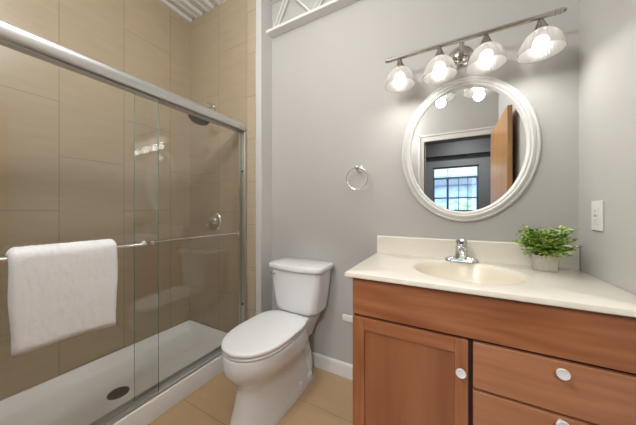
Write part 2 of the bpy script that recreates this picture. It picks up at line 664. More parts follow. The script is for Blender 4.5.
win = thing('window_1', 'dark framed window with raised pale blinds in the next room', 'window', ((W0 + W1) / 2, HY - 0.06, WZ0))
win['kind'] = 'structure'
b = nb()
yy0, yy1 = HY - 0.10, HY - 0.05
for x0, x1, z0, z1 in ((W0, W0 + 0.03, WZ0, WZ1), (W1 - 0.03, W1, WZ0, WZ1), (W0, W1, WZ0, WZ0 + 0.04), (W0, W1, WZ1 - 0.03, WZ1),
                       (-0.008, 0.032, WZ0, WZ1)):
    box(b, x0, x1, yy0, yy1, z0, z1)
for z in (1.39, 1.62 - 0.5):
    box(b, W0, W1, yy0 + 0.015, yy1 - 0.012, z - 0.014, z + 0.014)
for xm in (0.215, 0.38):
    box(b, xm - 0.006, xm + 0.006, yy0 + 0.015, yy1 - 0.015, WZ0, 1.80)
obj('window_frame', b, 'window_frame_dark', win)
obj('pane', box(nb(), W0 + 0.01, W1 - 0.01, HY - 0.082, HY - 0.078, WZ0 + 0.01, WZ1 - 0.01), 'window_glass', win)
b = nb()
for k in range(9):
    z = WZ1 - 0.035 - k * 0.023
    v = [b.verts.new(p) for p in ((W0 + 0.02, HY - 0.04, z), (W1 - 0.02, HY - 0.04, z), (W1 - 0.02, HY - 0.022, z - 0.019), (W0 + 0.02, HY - 0.022, z - 0.019))]
    w_ = [b.verts.new(q.co + Vector((0, 0.002, 0.002))) for q in v]
    b.faces.new(v)
    b.faces.new(list(reversed(w_)))
    for i in range(4):
        b.faces.new((v[i], w_[i], w_[(i + 1) % 4], v[(i + 1) % 4]))
obj('blind', b, 'blind_slat', win)
obj('blind_rail', box(nb(), W0 + 0.012, W1 - 0.012, HY - 0.045, HY - 0.015, 1.79, 1.825), 'window_frame_dark', win)

# outside the far window
struct('ground', box(nb(), -8, 8, -20, HY - 0.2, -0.3, -0.2), 'outdoor_ground', 'pale ground outside the far window')
b = nb()
rng = random.Random(3)
g = bmesh.ops.create_icosphere(b, subdivisions=4, radius=1.0)
for v in b.verts:
    n_ = v.co.normalized()
    k = 1 + 0.16 * math.sin(7 * n_.x + 3 * n_.z) * math.cos(6 * n_.y) + rng.uniform(-0.06, 0.06)
    v.co = Vector((n_.x * 2.6 * k, n_.y * 0.9 * k, n_.z * 0.9 * k + 0.62))
    v.co += Vector((1.0, -10.0, 0.0))
o = obj('hedge', b, 'outdoor_leaf', None, True, 180, pos=(1.0, -10.0, -0.2))
tag(o, 'green hedge outside the window reflected in the mirror', 'hedge')
bl = thing('outbuilding', 'blue grey building outside the window reflected in the mirror', 'building', (-1.6, -12.5, -0.2))
obj('wall', box(nb(), -3.4, 4.4, -13.5, -11.5, -0.2, 2.3), 'outdoor_wall', bl)
b = nb()
loft(b, [[(-3.6, -13.7, 2.3), (-3.6, -11.3, 2.3), (-3.6, -12.5, 2.9)], [(4.6, -13.7, 2.3), (4.6, -11.3, 2.3), (4.6, -12.5, 2.9)]])
obj('roof', b, 'window_frame_dark', bl)

# ================================================================== JOIST WEB above the ledge
jo = thing('bar_joist', 'white zigzag steel bar joist standing above the high white ledge', 'joist', (-0.6, -0.035, 2.551))
tops = []
for (x0, z0, x1, z1) in ((-1.200, 2.551, -1.060, 2.800), (-0.852, 2.551, -1.060, 2.800), (-0.852, 2.551, -0.640, 2.800), (-0.440, 2.551, -0.640, 2.800), (-0.440, 2.551, -0.228, 2.800)):
    d = Vector((x1 - x0, 0, z1 - z0)).normalized()
    for dy in (-0.010, 0.012):
        b = nb()
        tube(b, [(x0 + (0.006 if dy > 0 else -0.006), -0.035 + dy, z0), (x1 + (0.006 if dy > 0 else -0.006), -0.035 + dy, z1)], 0.0042, 10)
        obj('web_rod', b, 'white_paint', jo, True)
b = nb()
box(b, PX + 0.002, XR - 0.005, -0.068, -0.040, 2.800, 2.806)
box(b, PX + 0.002, XR - 0.005, -0.030, -0.002, 2.800, 2.806)
box(b, PX + 0.002, XR - 0.005, -0.044, -0.040, 2.806, ZC - 0.002)
box(b, PX + 0.002, XR - 0.005, -0.030, -0.026, 2.806, ZC - 0.002)
obj('top_chord', b, 'white_paint', jo)

# ================================================================== ADDED FILL LAMPS, OUT OF VIEW
for i, (cx, cy) in enumerate(CEIL_FILLS):
    lab = ['round white flush ceiling lamp above the middle of the bathroom', 'round white flush ceiling lamp above the shower'][i]
    t = thing('ceiling_lamp', lab, 'ceiling lamp', (cx, cy, ZC), 'flush ceiling lamps')
    b = nb()
    lathe(b, [(0.17, ZC - 0.001), (0.175, ZC - 0.05), (0.165, ZC - 0.06), (0.16, ZC - 0.045)], (cx, cy, 0), 'Z', 40)
    obj('housing', b, 'white_paint', t, True)
    b = nb()
    lathe(b, [(0.158, ZC - 0.05), (0.155, ZC - 0.065), (0.11, ZC - 0.083), (0.05, ZC - 0.09), (0.004, ZC - 0.091)], (cx, cy, 0), 'Z', 40)
    obj('diffuser', b, 'diffuser_glow', t, True)

sc_ = thing('wall_sconce', 'plain white wall lamp left of the open doorway', 'wall lamp', (WALL_FILL[0], YF, WALL_FILL[2]))
b = nb()
lathe(b, [(0.055, 0.0), (0.055, 0.012), (0.045, 0.018), (0.012, 0.022), (0.012, 0.060)], (WALL_FILL[0], YF + 0.0005, WALL_FILL[2] - 0.10), '-Y', 28)
bmesh.ops.transform(b, matrix=Matrix.Translation((0, 2 * (YF + 0.0005), 0)) @ Matrix.Diagonal((1, -1, 1, 1)), verts=b.verts[:])
obj('backplate', b, 'nickel', sc_, True)
b = nb()
tube(b, [(WALL_FILL[0], YF + 0.058, WALL_FILL[2] - 0.10), (WALL_FILL[0], WALL_FILL[1], WALL_FILL[2] - 0.10), (WALL_FILL[0], WALL_FILL[1], WALL_FILL[2] - 0.085)], 0.011, 12)
lathe(b, [(0.012, WALL_FILL[2] - 0.095), (0.05, WALL_FILL[2] - 0.088), (0.05, WALL_FILL[2] - 0.082), (0.012, WALL_FILL[2] - 0.080)], (WALL_FILL[0], WALL_FILL[1], 0), 'Z', 28)
obj('arm', b, 'nickel', sc_, True)
b = nb()
pr_ = [(0.085 * math.sin(PI * k / 16), WALL_FILL[2] - 0.085 * math.cos(PI * k / 16)) for k in range(2, 16)]
lathe(b, pr_, (WALL_FILL[0], WALL_FILL[1], 0), 'Z', 36, cap=False)
obj('globe', b, 'globe_glass', sc_, True)

# ================================================================== SHOWER
pan = thing('shower_pan', 'white acrylic shower pan with low curb', 'shower pan', (-1.75, -0.87, 0))
RZ = 0.118
CX = -1.395                     # curb face
b = nb()
N8 = 8
rings = [rrect(XL, CX, YS, YE, 0.012, 0.0, N8), rrect(XL, CX, YS, YE, 0.012, RZ - 0.012, N8), rrect(XL + .003, CX - .004, YS + .003, YE - .003, 0.012, RZ - 0.003, N8),
         rrect(XL + .01, CX - .012, YS + .01, YE - .01, 0.014, RZ, N8),
         rrect(XL + .018, CX - .078, YS + .018, YE - .018, 0.03, RZ, N8), rrect(XL + .028, CX - .086, YS + .028, YE - .028, 0.035, RZ - 0.006, N8),
         rrect(XL + .058, CX - .105, YS + .06, YE - .06, 0.05, 0.068, N8), rrect(XL + .075, CX - .118, YS + .075, YE - .075, 0.06, 0.056, N8),
         rrect(XL + .10, CX - .14, YS + .10, YE - .10, 0.07, 0.052, N8)]
loft(b, rings)
obj('basin', b, 'acrylic', pan, True, 50)
DC = (-1.715, -0.845)
b = nb()
lathe(b, [(0.052, 0.0505), (0.052, 0.0555), (0.048, 0.0575), (0.044, 0.0555), (0.001, 0.0555)], (DC[0], DC[1], 0), 'Z', 40)
dn = obj('drain', b, 'drain_metal', pan, True)
b = nb()
for ring_r, cnt in ((0.012, 5), (0.025, 11), (0.037, 17)):
    for k in range(cnt):
        a = 2 * PI * k / cnt
        lathe(b, [(0.0032, 0.0554), (0.0032, 0.0562)], (DC[0] + ring_r * math.cos(a), DC[1] + ring_r * math.sin(a), 0), 'Z', 8)
obj('drain_holes', b, 'drain_hole', dn)

fr = thing('shower_door_frame', 'brushed metal header rail, jambs and bottom track of the shower doors', 'shower frame', (-1.42, -0.87, RZ))
# header: rounded tube with a dark channel beneath
b = nb()
ring = []
for k in range(28):
    a = 2 * PI * k / 28
    c, s = math.cos(a), math.sin(a)
    ring.append((0.030 * math.copysign(abs(c) ** 0.75, c), 0.038 * math.copysign(abs(s) ** 0.8, s)))
loft(b, [[(-1.425 + p, y, 1.788 + q) for p, q in ring] for y in (YS, YE - 0.001)])
hd = obj('header_rail', b, 'aluminium', fr, True, 60)
b = nb()
box(b, -1.449, -1.446, YS, YE - 0.001, 1.749, 1.755)
box(b, -1.402, -1.399, YS, YE - 0.001, 1.749, 1.755)
box(b, -1.449, -1.399, YS, YE - 0.001, 1.748, 1.755)
obj('channel', b, 'track_metal', hd)
for yy, y2 in ((YE - 0.022, YE - 0.001), (YS + 0.0, YS + 0.022)):
    b = nb()
    box(b, -1.458, -1.392, yy, y2, RZ, 1.752, 0.003)
    jb = obj('jamb', b, 'aluminium', fr)
    b = nb()
    for z in (0.40, 1.44):
        ys = -0.159 if yy > -1 else YS + 0.022
        lathe(b, [(0.007, 0), (0.007, 0.008), (0.005, 0.010)], (-1.412, ys if yy < -1 else YE - 0.022, z), '-Y' if yy > -1 else 'Y', 12)
    obj('bumper', b, 'dark_rubber', jb, True)
b = nb()
box(b, -1.472, -1.400, YS, YE - 0.001, RZ, RZ + 0.005, 0.001)
box(b, -1.472, -1.468, YS, YE - 0.001, RZ + 0.004, RZ + 0.020)
box(b, -1.455, -1.451, YS, YE - 0.001, RZ + 0.004, RZ + 0.024)
box(b, -1.430, -1.426, YS, YE - 0.001, RZ + 0.004, RZ + 0.024)
box(b, -1.404, -1.400, YS, YE - 0.001, RZ + 0.004, RZ + 0.012)
obj('bottom_track', b, 'track_metal', fr)


def panel(label, gx, y0, y1, tilt=0.0):
    t = thing('shower_door_panel', label, 'shower door', (gx, (y0 + y1) / 2, RZ + 0.012), 'sliding glass shower doors')
    t.rotation_euler.z = math.radians(tilt)
    b_ = nb()
    box(b_, gx - 0.003, gx + 0.003, y0, y1, RZ + 0.012, 1.752)
    for f in b_.faces:
        f.material_index = 0 if abs(f.normal.x) > 0.9 else 1
    o_ = obj('glass', b_, ['shower_glass', 'glass_edge'], t)
    return t


BX, BZ = -1.368, 0.964
TILT = -1.0
po = panel('outer sliding glass shower door, hung with the white towel', -1.412, YS + 0.022, -0.785, TILT)
b = nb()
tube(b, [(-1.412, -0.86, BZ)] + [(BX - 0.022 + 0.022 * math.sin(a), -0.86 - 0.022 + 0.022 * math.cos(a), BZ) for a in [PI / 2 * k / 8 for k in range(9)]] +
     [(BX, -1.50, BZ), (BX - 0.01, -1.515, BZ), (-1.412, -1.52, BZ)], 0.0085, 14)
obj('towel_bar', b, 'chrome', po, True)
b = nb()
lathe(b, [(0.014, 0), (0.014, 0.006), (0.010, 0.009)], (-1.412, -0.86, BZ), 'X', 20)
lathe(b, [(0.014, 0), (0.014, 0.006), (0.010, 0.009)], (-1.412, -1.52, BZ), 'X', 20)
obj('bar_mount', b, 'chrome', po, True)
pi_ = panel('inner sliding glass shower door nearest the valve wall', -1.436, -0.885, YE - 0.024, TILT)
b = nb()
IX = -1.470
tube(b, [(-1.443, -0.80, BZ - 0.008), (IX + 0.012, -0.80, BZ - 0.008), (IX, -0.788, BZ - 0.008), (IX, -0.205, BZ - 0.008), (IX + 0.01, -0.19, BZ - 0.008), (-1.443, -0.187, BZ - 0.008)], 0.0065, 12)
obj('towel_bar', b, 'chrome', pi_, True)
b = nb()
lathe(b, [(0.012, 0), (0.012, 0.005), (0.008, 0.008)], (-1.437, -0.80, BZ - 0.008), 'X', 20)
lathe(b, [(0.012, 0), (0.012, 0.005), (0.008, 0.008)], (-1.437, -0.187, BZ - 0.008), 'X', 20)
obj('bar_mount', b, 'chrome', pi_, True)

# shower valve
t = thing('shower_valve', 'round chrome shower valve with lever on the tiled end wall', 'shower valve', (-1.765, YE, 1.042))
b = nb()
lathe(b, [(0.080, 0), (0.080, 0.003), (0.074, 0.010), (0.055, 0.013), (0.030, 0.015)], (-1.765, YE, 1.042), '-Y', 40)
obj('escutcheon', b, 'chrome', t, True)
b = nb()
lathe(b, [(0.030, 0.012), (0.028, 0.040), (0.024, 0.055), (0.012, 0.060), (0.001, 0.061)], (-1.765, YE, 1.042), '-Y', 28)
tube(b, [(-1.765, YE - 0.045, 1.042), (-1.785, YE - 0.052, 1.022), (-1.805, YE - 0.055, 1.002)], [0.011, 0.009, 0.007], 10)
obj('lever', b, 'chrome', t, True)
# shower head
t = thing('overhead_shower', 'chrome shower head with bent arm high on the tiled end wall', 'shower head', (-1.78, YE, 2.03))
b = nb()
lathe(b, [(0.030, 0), (0.028, 0.006), (0.014, 0.012)], (-1.78, YE, 2.03), '-Y', 24)
obj('flange', b, 'chrome', t, True)
b = nb()
tube(b, [(-1.78, YE, 2.03), (-1.78, -0.19, 2.045), (-1.765, -0.23, 2.030), (-1.725, -0.285, 1.955), (-1.695, -0.32, 1.895)], 0.010, 12)
obj('shower_arm', b, 'chrome', t, True)
b = nb()
ax = Vector((0.14, -0.35, -0.9)).normalized()
lathe(b, [(0.012, 0.0), (0.016, 0.02), (0.030, 0.035), (0.070, 0.050), (0.076, 0.058), (0.074, 0.064), (0.066, 0.066), (0.001, 0.066)], (0, 0, 0), 'Z', 36)
q = Vector((0, 0, 1)).rotation_difference(ax).to_matrix().to_4x4()
bmesh.ops.transform(b, matrix=Matrix.Translation((-1.695, -0.32, 1.90)) @ q, verts=b.verts[:])
obj('spray_face', b, 'drain_metal', t, True)

# ================================================================== TOWEL
tw = nb()
NY, NS = 56, 64
TY0, TY1 = -1.312, -0.998
R0 = 0.014
path = []
L1, L2 = 0.352, 0.33
for k in range(30):
    path.append((BX - R0 - 0.004, BZ - L2 + L2 * k / 30))
for k in range(13):
    a = PI - PI * k / 12
    path.append((BX + (R0 + 0.004) * math.cos(a), BZ + R0 * math.sin(a)))
for k in range(1, 33):
    path.append((BX + R0 + 0.004, BZ - L1 * k / 32))
n = len(path)
rngt = random.Random(11)


def tnoise(y, s, sd):
    return (math.sin(y * 31 + sd) * math.sin(s * 17 + sd * 2) * 0.5 + math.sin(y * 71 + s * 40 + sd * 3) * 0.3)


outer, inner = [], []
for i, (px, pz) in enumerate(path):
    s = i / (n - 1)
    if i == 0:
        d = Vector((path[1][0] - px, 0, path[1][1] - pz))
    elif i == n - 1:
        d = Vector((px - path[i - 1][0], 0, pz - path[i - 1][1]))
    else:
        d = Vector((path[i + 1][0] - path[i - 1][0], 0, path[i + 1][1] - path[i - 1][1]))
    d.normalize()
    nrm = Vector((-d.z, 0, d.x))
    front = i >= 33
    ro, ri = [], []
    drop = max(0.0, BZ - pz)
    e0 = TY0 + (0.0 if front else 0.010) + 0.002 * math.sin(drop * 24 + 1) + 0.022 * drop
    e1 = TY1 + 0.003 * math.sin(drop * 15) - 0.004 * drop
    for j in range(NY + 1):
        f = j / NY
        ff = 0.5 - 0.5 * math.cos(PI * f) if (f < 0.06 or f > 0.94) else f
        y = e0 + (e1 - e0) * f
        edge = min(f, 1 - f) * (e1 - e0)
        th = 0.027 * max(0.05, 1 - max(0, 1 - edge / 0.02) ** 2.2) ** 0.5 if edge < 0.02 else 0.027
        endd = min(s, 1 - s) * (L1 + L2)
        if endd < 0.02:
            th *= max(0.12, (1 - (1 - endd / 0.02) ** 2)) ** 0.5
        wob = 0.0016 * tnoise(y, s, 1.3) * min(1, drop * 8) + rngt.uniform(-1, 1) * 0.0014
        zz = (0.004 * math.sin(y * 19 + 1) - 0.016 * (1 - f)) * (s if front else 0) * (drop / 0.4)
        p = Vector((px, y, pz - zz))
        ro.append(p + nrm * (-(th) - wob) * -1 if False else p + nrm * (th + wob))
        ri.append(p + nrm * 0.001)
    outer.append(ro)
    inner.append(ri)
# make the side facing away from the bar the outer one
vo = [[tw.verts.new(p) for p in r] for r in outer]
vi = [[tw.verts.new(p) for p in r] for r in inner]
for i in range(n - 1):
    for j in range(NY):
        tw.faces.new((vo[i][j], vo[i][j + 1], vo[i + 1][j + 1], vo[i + 1][j]))
        tw.faces.new((vi[i][j], vi[i + 1][j], vi[i + 1][j + 1], vi[i][j + 1]))
    tw.faces.new((vo[i][0], vo[i + 1][0], vi[i + 1][0], vi[i][0]))
    tw.faces.new((vo[i][NY], vi[i][NY], vi[i + 1][NY], vo[i + 1][NY]))
for j in range(NY):
    tw.faces.new((vo[0][j], vi[0][j], vi[0][j + 1], vo[0][j + 1]))
    tw.faces.new((vo[-1][j], vo[-1][j + 1], vi[-1][j + 1], vi[-1][j]))
o = obj('towel', tw, 'towel_cotton', None, True, 180, pos=(BX, (TY0 + TY1) / 2, BZ))
tag(o, 'thick white bath towel folded over the shower door bar', 'towel')

# ================================================================== TOILET
TX = -0.912
toi = thing('toilet', 'white two-piece toilet with closed lid between shower and vanity', 'toilet', (TX, -0.38, 0))
b = nb()
#        z,    yf,     yb,    hw,    ef,  eb
tab = [(0.000, -0.708, -0.085, 0.118, 2.9, 4.0),
       (0.030, -0.706, -0.088, 0.115, 2.8, 4.0),
       (0.060, -0.700, -0.100, 0.110, 2.7, 4.0),
       (0.120, -0.684, -0.115, 0.104, 2.5, 3.6),
       (0.180, -0.670, -0.120, 0.100, 2.4, 3.4),
       (0.228, -0.664, -0.120, 0.104, 2.3, 3.2),
       (0.264, -0.677, -0.125, 0.122, 2.2, 3.0),
       (0.297, -0.705, -0.135, 0.150, 2.1, 2.9),
       (0.333, -0.727, -0.150, 0.168, 2.1, 2.8),
       (0.370, -0.733, -0.178, 0.1748, 2.1, 2.8),
       (0.406, -0.731, -0.200, 0.176, 2.1, 2.8),
       (0.416, -0.727, -0.205, 0.173, 2.1, 2.8)]
rings = [egg(TX, yf, yb, hw, z, 64, ef, eb, 0.46) for z, yf, yb, hw, ef, eb in catmull(tab, 5)]
loft(b, rings)
# deck that carries the tank
rings = []
for z, hw, y0, y1, r in ((0.28, 0.085, -0.24, -0.06, 0.03), (0.34, 0.100, -0.245, -0.04, 0.03), (0.395, 0.126, -0.245, -0.025, 0.03), (0.436, 0.132, -0.245, -0.022, 0.03), (0.444, 0.128, -0.241, -0.026, 0.03)):
    rings.append(rrect(TX - hw, TX + hw, y0, y1, r, z, 6))
loft(b, rings)
# trapway column at the rear and its sweep along the sides
for s in (1, -1):
    tube(b, [(TX + s * 0.052, -0.12, 0.02), (TX + s * 0.056, -0.13, 0.14), (TX + s * 0.060, -0.17, 0.25), (TX + s * 0.060, -0.25, 0.310), (TX + s * 0.060, -0.35, 0.29), (TX + s * 0.054, -0.43, 0.23), (TX + s * 0.046, -0.48, 0.15), (TX + s * 0.040, -0.50, 0.04)],
         [0.050, 0.046, 0.046, 0.050, 0.052, 0.050, 0.046, 0.046], 18)
# raised foot at the rear
rings = []
for z, hw, y0, y1, r in ((0.0, 0.112, -0.34, -0.085, 0.05), (0.035, 0.110, -0.335, -0.088, 0.05), (0.05, 0.102, -0.325, -0.096, 0.045), (0.056, 0.090, -0.31, -0.11, 0.04)):
    rings.append(rrect(TX - hw, TX + hw, y0, y1, r, z, 6))
loft(b, rings)
obj('bowl', b, 'porcelain', toi, True, 60)
for s in (1, -1):
    b = nb()
    lathe(b, [(0.013, 0.03), (0.013, 0.056), (0.011, 0.066), (0.006, 0.071), (0.001, 0.072)], (TX + s * 0.104, -0.27, 0), 'Z', 16)
    obj('bolt_cap', b, 'porcelain', toi, True)
# seat and lid
def slab(yf, yb, hw, z0, z1, rnd, wide=0.5, eb=4.0, dome=0.0):
    rr = []
    for dz, ins in ((0, rnd * 0.6), (rnd * 0.3, rnd * 0.15), (rnd, 0), (z1 - z0 - rnd, 0), (z1 - z0 - rnd * 0.4, rnd * 0.25), (z1 - z0, rnd)):
        rr.append(egg(TX, yf + ins, yb - ins, hw - ins, z0 + dz, 64, 2.15, eb, wide))
    if dome:
        for f in (0.02, 0.035, 0.05):
            rr.append(egg(TX, yf + rnd + f, yb - rnd - f * 0.6, hw - rnd - f, z1 + (0 if f < 0.03 else dome * f / 0.05), 64, 2.15, eb, wide))
    bb = nb()
    loft(bb, rr)
    return bb


obj('seat', slab(-0.727, -0.250, 0.172, 0.4215, 0.4345, 0.005), 'seat_plastic', toi, True, 60)
obj('lid', slab(-0.732, -0.222, 0.176, 0.4405, 0.460, 0.006, dome=0.0025), 'seat_plastic', toi, True, 60)
TT = TX + 0.018
# tank
b = nb()
tt = [(0.448, 0.115, -0.185, -0.045, 0.05, 0.012), (0.453, 0.145, -0.200, -0.035, 0.055, 0.014), (0.470, 0.164, -0.208, -0.028, 0.05, 0.018), (0.51, 0.170, -0.212, -0.025, 0.045, 0.020),
      (0.58, 0.180, -0.214, -0.024, 0.04, 0.022), (0.66, 0.188, -0.216, -0.023, 0.035, 0.024), (0.745, 0.193, -0.218, -0.022, 0.032, 0.026)]
loft(b, [rrect(TT - hw, TT + hw, y0, y1, r, z, 8, bow) for z, hw, y0, y1, r, bow in catmull(tt, 3)])
b2 = b
tk = obj('tank', b2, 'porcelain', toi, True, 60)
b = nb()
lathe(b, [(0.085, 0.440), (0.085, 0.458)], (TT, -0.12, 0), 'Z', 24)
obj('tank_gasket', b, 'dark_rubber', toi, True)
b = nb()
rr = []
for dz, ins in ((0.740, 0.010), (0.742, 0.002), (0.747, 0.0), (0.766, 0.0), (0.773, 0.004), (0.776, 0.012)):
    rr.append(rrect(TT - 0.209 + ins, TT + 0.209 - ins, -0.232 + ins, -0.014 - ins, 0.03, dz, 8, 0.030))
loft(b, rr)
obj('tank_lid', b, 'porcelain', toi, True, 50)
b = nb()
lathe(b, [(0.014, 0), (0.014, 0.006), (0.008, 0.010), (0.008, 0.022)], (TT - 0.158, -0.226, 0.712), '-Y', 18)
tube(b, [(TT - 0.158, -0.246, 0.712), (TT - 0.146, -0.250, 0.710), (TT - 0.128, -0.250, 0.707)], [0.007, 0.006, 0.0065], 10)
obj('flush_lever', b, 'chrome', toi, True)

# ================================================================== VANITY
VX0, VX1, VY = -0.365, 0.526, -0.535
van = thing('vanity_cabinet', 'reddish brown wooden vanity cabinet with white knobs under the sink counter', 'cabinet', ((VX0 + VX1) / 2, -0.27, 0))
b = nb()
box(b, VX0, VX1, VY + 0.022, -0.016, 0.10, 0.715, 0.001)
box(b, VX0, VX0 + 0.02, VY + 0.022, -0.016, 0.70, 0.8475, 0.001)
box(b, VX1 - 0.02, VX1, VY + 0.022, -0.016, 0.70, 0.8475, 0.001)
box(b, VX0 + 0.02, VX1 - 0.02, -0.03, -0.016, 0.70, 0.8475)
box(b, VX0 + 0.01, VX1, VY + 0.09, -0.016, 0.0, 0.101)
obj('carcass', b, 'cabinet_inside', van)
obj('side_panel', box(nb(), VX0 - 0.002, VX0, VY + 0.020, -0.016, 0.10, 0.8475), 'cherry_v', van)
obj('false_front', box(nb(), VX0, VX1, VY, VY + 0.020, 0.686, 0.843, 0.003), 'cherry_h', van)
DX0, DX1, DZ0, DZ1 = VX0, 0.066, 0.115, 0.676
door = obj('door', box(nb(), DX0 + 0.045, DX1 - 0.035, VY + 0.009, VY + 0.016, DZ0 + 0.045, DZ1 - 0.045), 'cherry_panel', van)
for x0, x1 in ((DX0, DX0 + 0.052), (DX1 - 0.042, DX1)):
    obj('stile', box(nb(), x0, x1, VY, VY + 0.02, DZ0, DZ1, 0.002), 'cherry_v', door)
for z0, z1 in ((DZ1 - 0.052, DZ1), (DZ0, DZ0 + 0.055)):
    obj('rail', box(nb(), DX0 + 0.052, DX1 - 0.042, VY + 0.0005, VY + 0.0195, z0, z1, 0.001), 'cherry_h', door)
KN = [(0.006, 0), (0.006, 0.010), (0.012, 0.014), (0.0165, 0.019), (0.0168, 0.0215), (0.0150, 0.0245), (0.0130, 0.0245), (0.0110, 0.0236), (0.0005, 0.0236)]


def knob(x, z, par):
    bb = nb()
    lathe(bb, KN, (x, VY, z), '-Y', 28)
    return obj('knob', bb, 'knob_ceramic', par, True)


knob(0.043, 0.566, door)
for z0, z1 in ((0.516, 0.676), (0.345, 0.507), (0.115, 0.336)):
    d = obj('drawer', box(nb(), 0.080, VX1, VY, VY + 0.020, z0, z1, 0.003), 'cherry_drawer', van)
    knob(0.305, (z0 + z1) / 2 + 0.053 if z0 > 0.5 else (z0 + z1) / 2 + 0.068 if z0 > 0.3 else 0.24, d)

# counter with integral oval basin
ct = thing('vanity_counter', 'cream cultured marble counter with integral oval basin and backsplash', 'counter', (0.07, -0.28, 0.8485))
CX0, CX1, CY0, CY1, CZ = -0.392, 0.5285, -0.560, -0.001, 0.870
SX, SY, RX, RY = 0.070, -0.288, 0.207, 0.188
b = nb()
NSEG = 96


def on_rect(a):
    """point on the counter rectangle in direction a from the basin centre"""
    c, s = math.cos(a), math.sin(a)
    tx = ((CX1 if c > 0 else CX0) - SX) / c if abs(c) > 1e-9 else 1e9
    ty = ((CY1 if s > 0 else CY0) - SY) / s if abs(s) > 1e-9 else 1e9
    t_ = min(tx, ty)
    return SX + c * t_, SY + s * t_


angs = [2 * PI * k / NSEG for k in range(NSEG)]
for cxx, cyy in ((CX0, CY0), (CX1, CY0), (CX0, CY1), (CX1, CY1)):
    a = math.atan2(cyy - SY, cxx - SX) % (2 * PI)
    k = min(range(NSEG), key=lambda i: abs(angs[i] - a))
    angs[k] = a
def shrink(p, d):
    return (min(max(p[0], CX0 + d), CX1 - d), min(max(p[1], CY0 + d), CY1 - d))
RINGS = []
rect = [on_rect(a) for a in angs]
RINGS.append([(*shrink(p, 0.004), 0.8485) for p in rect])
RINGS.append([(*p, 0.8515) for p in rect])
RINGS.append([(*p, CZ - 0.006) for p in rect])
RINGS.append([(*shrink(p, 0.0018), CZ - 0.0018) for p in rect])
RINGS.append([(*shrink(p, 0.006), CZ) for p in rect])
for f, z in ((1.16, CZ), (1.12, CZ + 0.0008), (1.07, CZ + 0.0012), (1.02, CZ - 0.001)):
    RINGS.append([(SX + math.cos(a) * RX * f, SY + math.sin(a) * RY * f, z) for a in angs])
for r_ in RINGS[5:]:
    for i, p in enumerate(r_):
        r_[i] = (*shrink(p, 0.02), p[2])
loft(b, RINGS, False, False)
obj('top', b, 'cultured_marble', ct, True, 35)
b = nb()
RB = []
for f, z in ((1.02, CZ - 0.001), (0.985, CZ - 0.006), (0.95, CZ - 0.020), (0.88, CZ - 0.056), (0.76, CZ - 0.098), (0.58, CZ - 0.130), (0.36, CZ - 0.148), (0.13, CZ - 0.154)):
    RB.append([(SX + math.cos(a) * RX * f, SY + math.sin(a) * RY * f, z) for a in angs])
loft(b, RB, False, False)
bs = obj('basin', b, 'basin_marble', ct, True, 60)
b = nb()
lathe(b, [(0.027, CZ - 0.158), (0.027, CZ - 0.1515), (0.022, CZ - 0.1505), (0.015, CZ - 0.153), (0.001, CZ - 0.153)], (SX, SY, 0), 'Z', 28)
obj('sink_drain', b, 'chrome', bs, True)
b = nb()
pr = [(-0.001, CZ - 0.001), (-0.022, CZ - 0.001), (-0.0205, CZ + 0.006), (-0.020, CZ + 0.100), (-0.016, CZ + 0.105), (-0.001, CZ + 0.106)]
loft(b, [[(CX0 + 0.002, y, z) for y, z in pr], [(CX1 - 0.002, y, z) for y, z in pr]])
obj('backsplash', b, 'cultured_marble', ct, True, 30)

# faucet
FX, FY = 0.066, -0.078
fa = thing('faucet', 'chrome single-lever faucet on the counter behind the basin', 'faucet', (FX, FY, CZ))
b = nb()
rr = []
for dz, hx, hy in ((0.0008, 0.079, 0.028), (0.008, 0.079, 0.028), (0.016, 0.074, 0.024), (0.024, 0.056, 0.018), (0.027, 0.03, 0.012)):
    rr.append(rrect(FX - hx, FX + hx, FY - hy, FY + hy, hy * 0.98, CZ + dz, 8))
loft(b, rr)
obj('base_plate', b, 'chrome', fa, True)
b = nb()
rr = []
for dz, hx, hy in ((0.012, 0.036, 0.026), (0.030, 0.031, 0.024), (0.055, 0.028, 0.023), (0.070, 0.029, 0.024), (0.078, 0.029, 0.024), (0.084, 0.021, 0.018)):
    rr.append(rrect(FX - hx, FX + hx, FY - hy, FY + hy, hy * 0.8, CZ + dz, 8))
loft(b, rr)
obj('body', b, 'chrome', fa, True)
b = nb()
sp = [(0.0, 0.045, 0.017), (-0.035, 0.058, 0.016), (-0.075, 0.062, 0.014), (-0.105, 0.056, 0.013), (-0.118, 0.046, 0.012)]
tube(b, [(FX, FY + dy, CZ + dz) for dy, dz, r in sp], [r for *_, r in sp], 16)
obj('spout', b, 'chrome', fa, True)
b = nb()
rr = []
for dz, hx, hy, dy in ((0.084, 0.020, 0.017, 0), (0.090, 0.027, 0.023, 0), (0.106, 0.027, 0.023, -0.001), (0.118, 0.020, 0.019, -0.003), (0.124, 0.010, 0.010, -0.004)):
    rr.append(rrect(FX - hx, FX + hx, FY + dy - hy, FY + dy + hy, hx * 0.8, CZ + dz, 6))
loft(b, rr)
tube(b, [(FX, FY - 0.008, CZ + 0.106), (FX, FY - 0.035, CZ + 0.114), (FX, FY - 0.062, CZ + 0.118)], [0.010, 0.009, 0.007], 12, flat=0.6)
obj('lever', b, 'chrome', fa, True)

